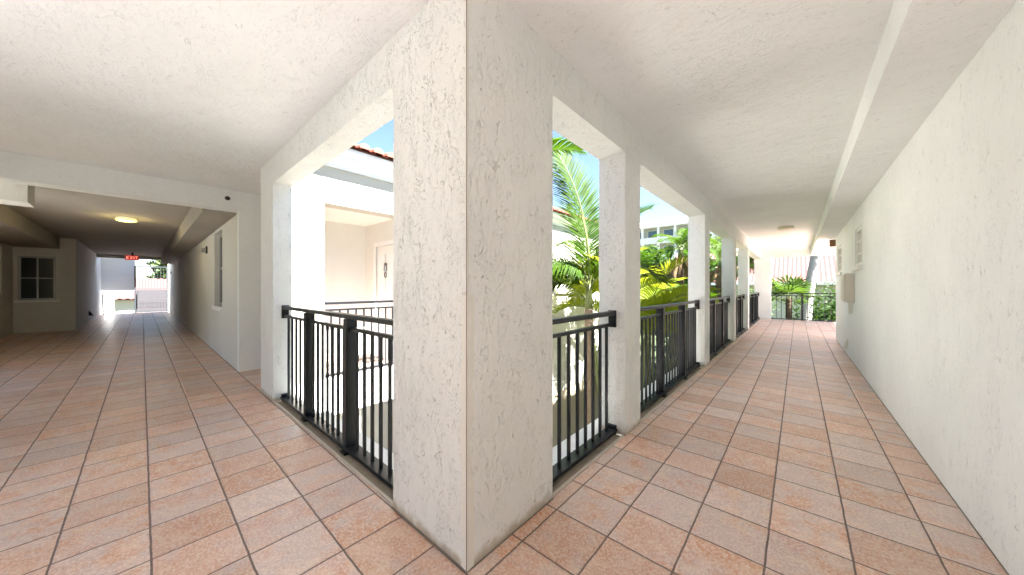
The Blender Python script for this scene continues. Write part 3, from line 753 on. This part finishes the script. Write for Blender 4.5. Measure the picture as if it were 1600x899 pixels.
def shrub(x, y, h, r, label, seed, mat='leaf', n=1500, size=.09, group='leafy shrubs in the garden'):
    rnd = random.Random(seed)
    t = thing('shrub', (x, y, GZ), label, 'shrub', group)
    m = MB()
    for k in range(7):
        a = rnd.uniform(0, 6.28); d = rnd.uniform(0, .6) * r; hz = rnd.uniform(.35, .9) * h
        blob_leaves(m, (x + d * math.cos(a), y + d * math.sin(a), GZ + hz), (r * rnd.uniform(.4, .65), r * rnd.uniform(.4, .65), h * rnd.uniform(.2, .35)), n // 7, size, rnd)
    m.build('foliage', mat, t)
    m = MB()
    for k in range(4):
        a = rnd.uniform(0, 6.28); m.tube([(x, y, GZ), (x + .4 * r * math.cos(a), y + .4 * r * math.sin(a), GZ + h * .7)], [.035, .012], 6)
    m.build('stem', 'brownbark', t)
for i, (x, y, h, r, mt, lb) in enumerate([
    (-2.5, 7.4, 1.9, .8, 'leaf', 'dark green shrub low behind the second railing, nearest the first post'),
    (-2.7, 9.9, 2.4, .9, 'leaf', 'dense green shrub behind the second post of the second railing'),
    (-2.6, 11.9, 2.4, .8, 'leaf2', 'paler green shrub in front of the yellow clumping palm'),
    (-2.6, 14.3, 2.6, .9, 'leaf', 'green shrub behind the fourth railing'),
    (-4.6, 10.6, 2.3, .9, 'leaf2', 'pale shrub beside the path behind the clumping palms'),
    (-6.9, 15.2, 3.0, 1.3, 'leaf', 'wide green shrub past the end of the courtyard wing'),
    (-4.6, 17.8, 3.0, 1.2, 'leaf2', 'pale green shrub between the brown trunked palms'),
    (-1.9, 20.0, 3.0, 1.1, 'leaf2', 'pale yellow green shrub low at the left of the end opening'),
    (-.1, 20.6, 2.6, 1.1, 'leaf2', 'light green shrub under the fan palm beyond the end railing'),
    (1.4, 21.2, 3.9, 1.3, 'leaf', 'dark green shrub at the right of the end opening'),
    (.9, 27.5, 4.2, 1.7, 'leaf', 'tall green shrub behind the pale trunk'),
    (-2.2, 28.5, 4.0, 1.8, 'leaf2', 'tall pale shrub in front of the pink roofed house'),
    (3.2, 24.5, 4.2, 1.6, 'leaf', 'tall shrub beyond the right edge of the end opening')]):
    shrub(x, y, h, r, lb, 50 + i, mt, 1700, .10)
def tree(x, y, h, r, label, seed, mat='leaf', size=.28, n=2600):
    rnd = random.Random(seed)
    t = thing('tree', (x, y, GZ), label, 'tree', 'trees beyond the garden')
    m = MB(); m.tube([(x, y, GZ), (x, y, GZ + h * .35), (x + .2, y, GZ + h * .7)], [.28, .2, .1], 8)
    for k in range(5):
        a = rnd.uniform(0, 6.28); m.tube([(x, y, GZ + h * .35), (x + r * .5 * math.cos(a), y + r * .5 * math.sin(a), GZ + h * .72)], [.12, .04], 6)
    m.build('trunk', 'brownbark', t)
    m = MB()
    for k in range(11):
        a = rnd.uniform(0, 6.28); d = rnd.uniform(.1, .75) * r
        blob_leaves(m, (x + d * math.cos(a), y + d * math.sin(a), GZ + h * rnd.uniform(.45, .9)), (r * rnd.uniform(.25, .45), r * rnd.uniform(.25, .45), h * rnd.uniform(.1, .17)), n // 11, size, rnd)
    m.build('crown', mat, t)
for i, (x, y, h, r, mt, lb) in enumerate([
    (-17, 40, 9.6, 4.5, 'leaf2', 'pale crowned tree below the distant white block, leftmost'),
    (-12.5, 38, 9.2, 4.0, 'leaf', 'dark crowned tree below the middle of the distant white block'),
    (-9, 44, 10.5, 4, 'leaf2', 'rounded tree rising at the right end of the distant white block'),
    (-7, 33, 8.0, 3.4, 'leaf', 'broad tree behind the brown trunked palms'),
    (-22, 48, 10.5, 5, 'leaf', 'broad tree far left behind the clumping palms'),
    (-40, -3.5, 9, 4, 'leaf', 'tree beyond the roof seen over the outdoor stairs'),
    (-49, 2.2, 10, 4, 'leaf2', 'pale tree seen through the bars of the gate')]):
    tree(x, y, h, r, lb, 80 + i, mt)
# ------------------------------------------------------------ buildings far away
hb = thing('tiled_house', (0, 34, GZ), 'white house with a pink clay tile roof beyond the end opening', 'building', 'tile roofed houses around')
B(-9, 9, 33, 41, GZ, 1.6).build('wall', 'facade', hb)
rf = MB()
def tileroof(m, x0, x1, y0, y1, z0, z1, step=.27):
    """gable roof, ridge along X, faces -Y/+Y, with ribbed barrel rows"""
    ym = (y0 + y1) / 2; k = x0
    while k < x1:
        for a, b in (((y0, z0), (ym, z1)), ((y1, z0), (ym, z1))):
            m.quad((k, a[0], a[1]), (k + step * .5, a[0], a[1] + .05), (k + step * .5, b[0], b[1] + .05), (k, b[0], b[1]))
            m.quad((k + step * .5, a[0], a[1] + .05), (k + step, a[0], a[1]), (k + step, b[0], b[1]), (k + step * .5, b[0], b[1] + .05))
        k += step
    m.quad((x0, y0, z0 - .02), (x0, y1, z0 - .02), (x0, ym, z1 - .02)); m.quad((k, y0, z0 - .02), (k, y1, z0 - .02), (k, ym, z1 - .02))
    m.quad((x0, y0, z0 - .03), (k, y0, z0 - .03), (k, y1, z0 - .03), (x0, y1, z0 - .03))
tileroof(rf, -9.6, 9.6, 32.2, 41.8, 1.65, 4.6); rf.build('roof', 'roofpink', hb)
B(-9.6, 9.6, 32.1, 32.19, 1.5, 1.7).build('fascia', 'trim', hb)
for x0 in (-6, -3, 3, 6): B(x0, x0 + 1.1, 32.96, 32.99, -.6, .8).build('window', 'glassblue', hb)
h2 = thing('tiled_house', (-33, 0, GZ), 'low house with a red clay tile roof beyond the passage stairs', 'building', 'tile roofed houses around')
B(-45, -36, -9, 9, GZ, .4).build('wall', 'facade', h2)
rf = MB(); st = .35; yk = -9.6
while yk < 9.6:
    rf.quad((-35.4, yk, .45), (-35.4, yk + st / 2, .54), (-40.5, yk + st / 2, 2.09), (-40.5, yk, 2.0)); rf.quad((-35.4, yk + st / 2, .54), (-35.4, yk + st, .45), (-40.5, yk + st, 2.0), (-40.5, yk + st / 2, 2.09))
    yk += st
rf.quad((-40.5, -9.6, 2.0), (-40.5, 9.6, 2.0), (-45.6, 9.6, .45), (-45.6, -9.6, .45)); rf.build('roof', 'roofpink', h2)
shrub(-31.5, -2.2, 2.6, 1.2, 'shrub beneath the red roof seen under the landing wall panel', 95, 'leaf2', 900)
fb = thing('apartment_block', (-19, 66, GZ), 'distant white apartment block with balconies, blue windows and a roof pergola', 'building')
bx0, bx1, byf = -34, -7.5, 64
B(bx0, bx1, byf, byf + 12, GZ, 12.4).build('wall', 'facade', fb)
B(bx0 - .4, bx1 + .4, byf - 1.6, byf + 12.3, 12.41, 12.75).build('roof_slab', 'trim', fb)
for lv in range(5):
    zf = GZ + .4 + lv * 3.1
    if lv:
        B(bx0, bx1, byf - 1.5, byf - .001, zf - .2, zf).build('balcony', 'trim', fb)
        B(bx0, bx1, byf - 1.5, byf - 1.44, zf + .001, zf + .95).build('parapet', 'trim', fb)
    for k in range(9):
        xa = bx0 + 1.0 + k * 2.85
        w = B(xa, xa + 1.75, byf - .09, byf - .002, zf + .35, zf + 2.45).build('window', 'trim', fb)
        B(xa + .08, xa + 1.67, byf - .12, byf - .092, zf + .43, zf + 2.37).build('pane', 'glassblue', w)
for k in range(10):
    xa = bx0 + .3 + k * 2.85; B(xa, xa + .35, byf - 1.55, byf - 1.2, GZ, 12.4).build('column', 'trim', fb)
pg = MB()
for k in range(22):
    xa = bx0 + k * 1.22; pg.box(xa, xa + .14, byf - 2.6, byf + 5, 13.55, 13.75)
for k in range(8):
    xa = bx0 + .5 + k * 3.6; pg.box(xa, xa + .2, byf - .3, byf - .1, 12.76, 13.4)
pg.box(bx0 - .3, bx1 + .3, byf - .35, byf - .1, 13.4, 13.545); pg.build('pergola', 'trim', fb)
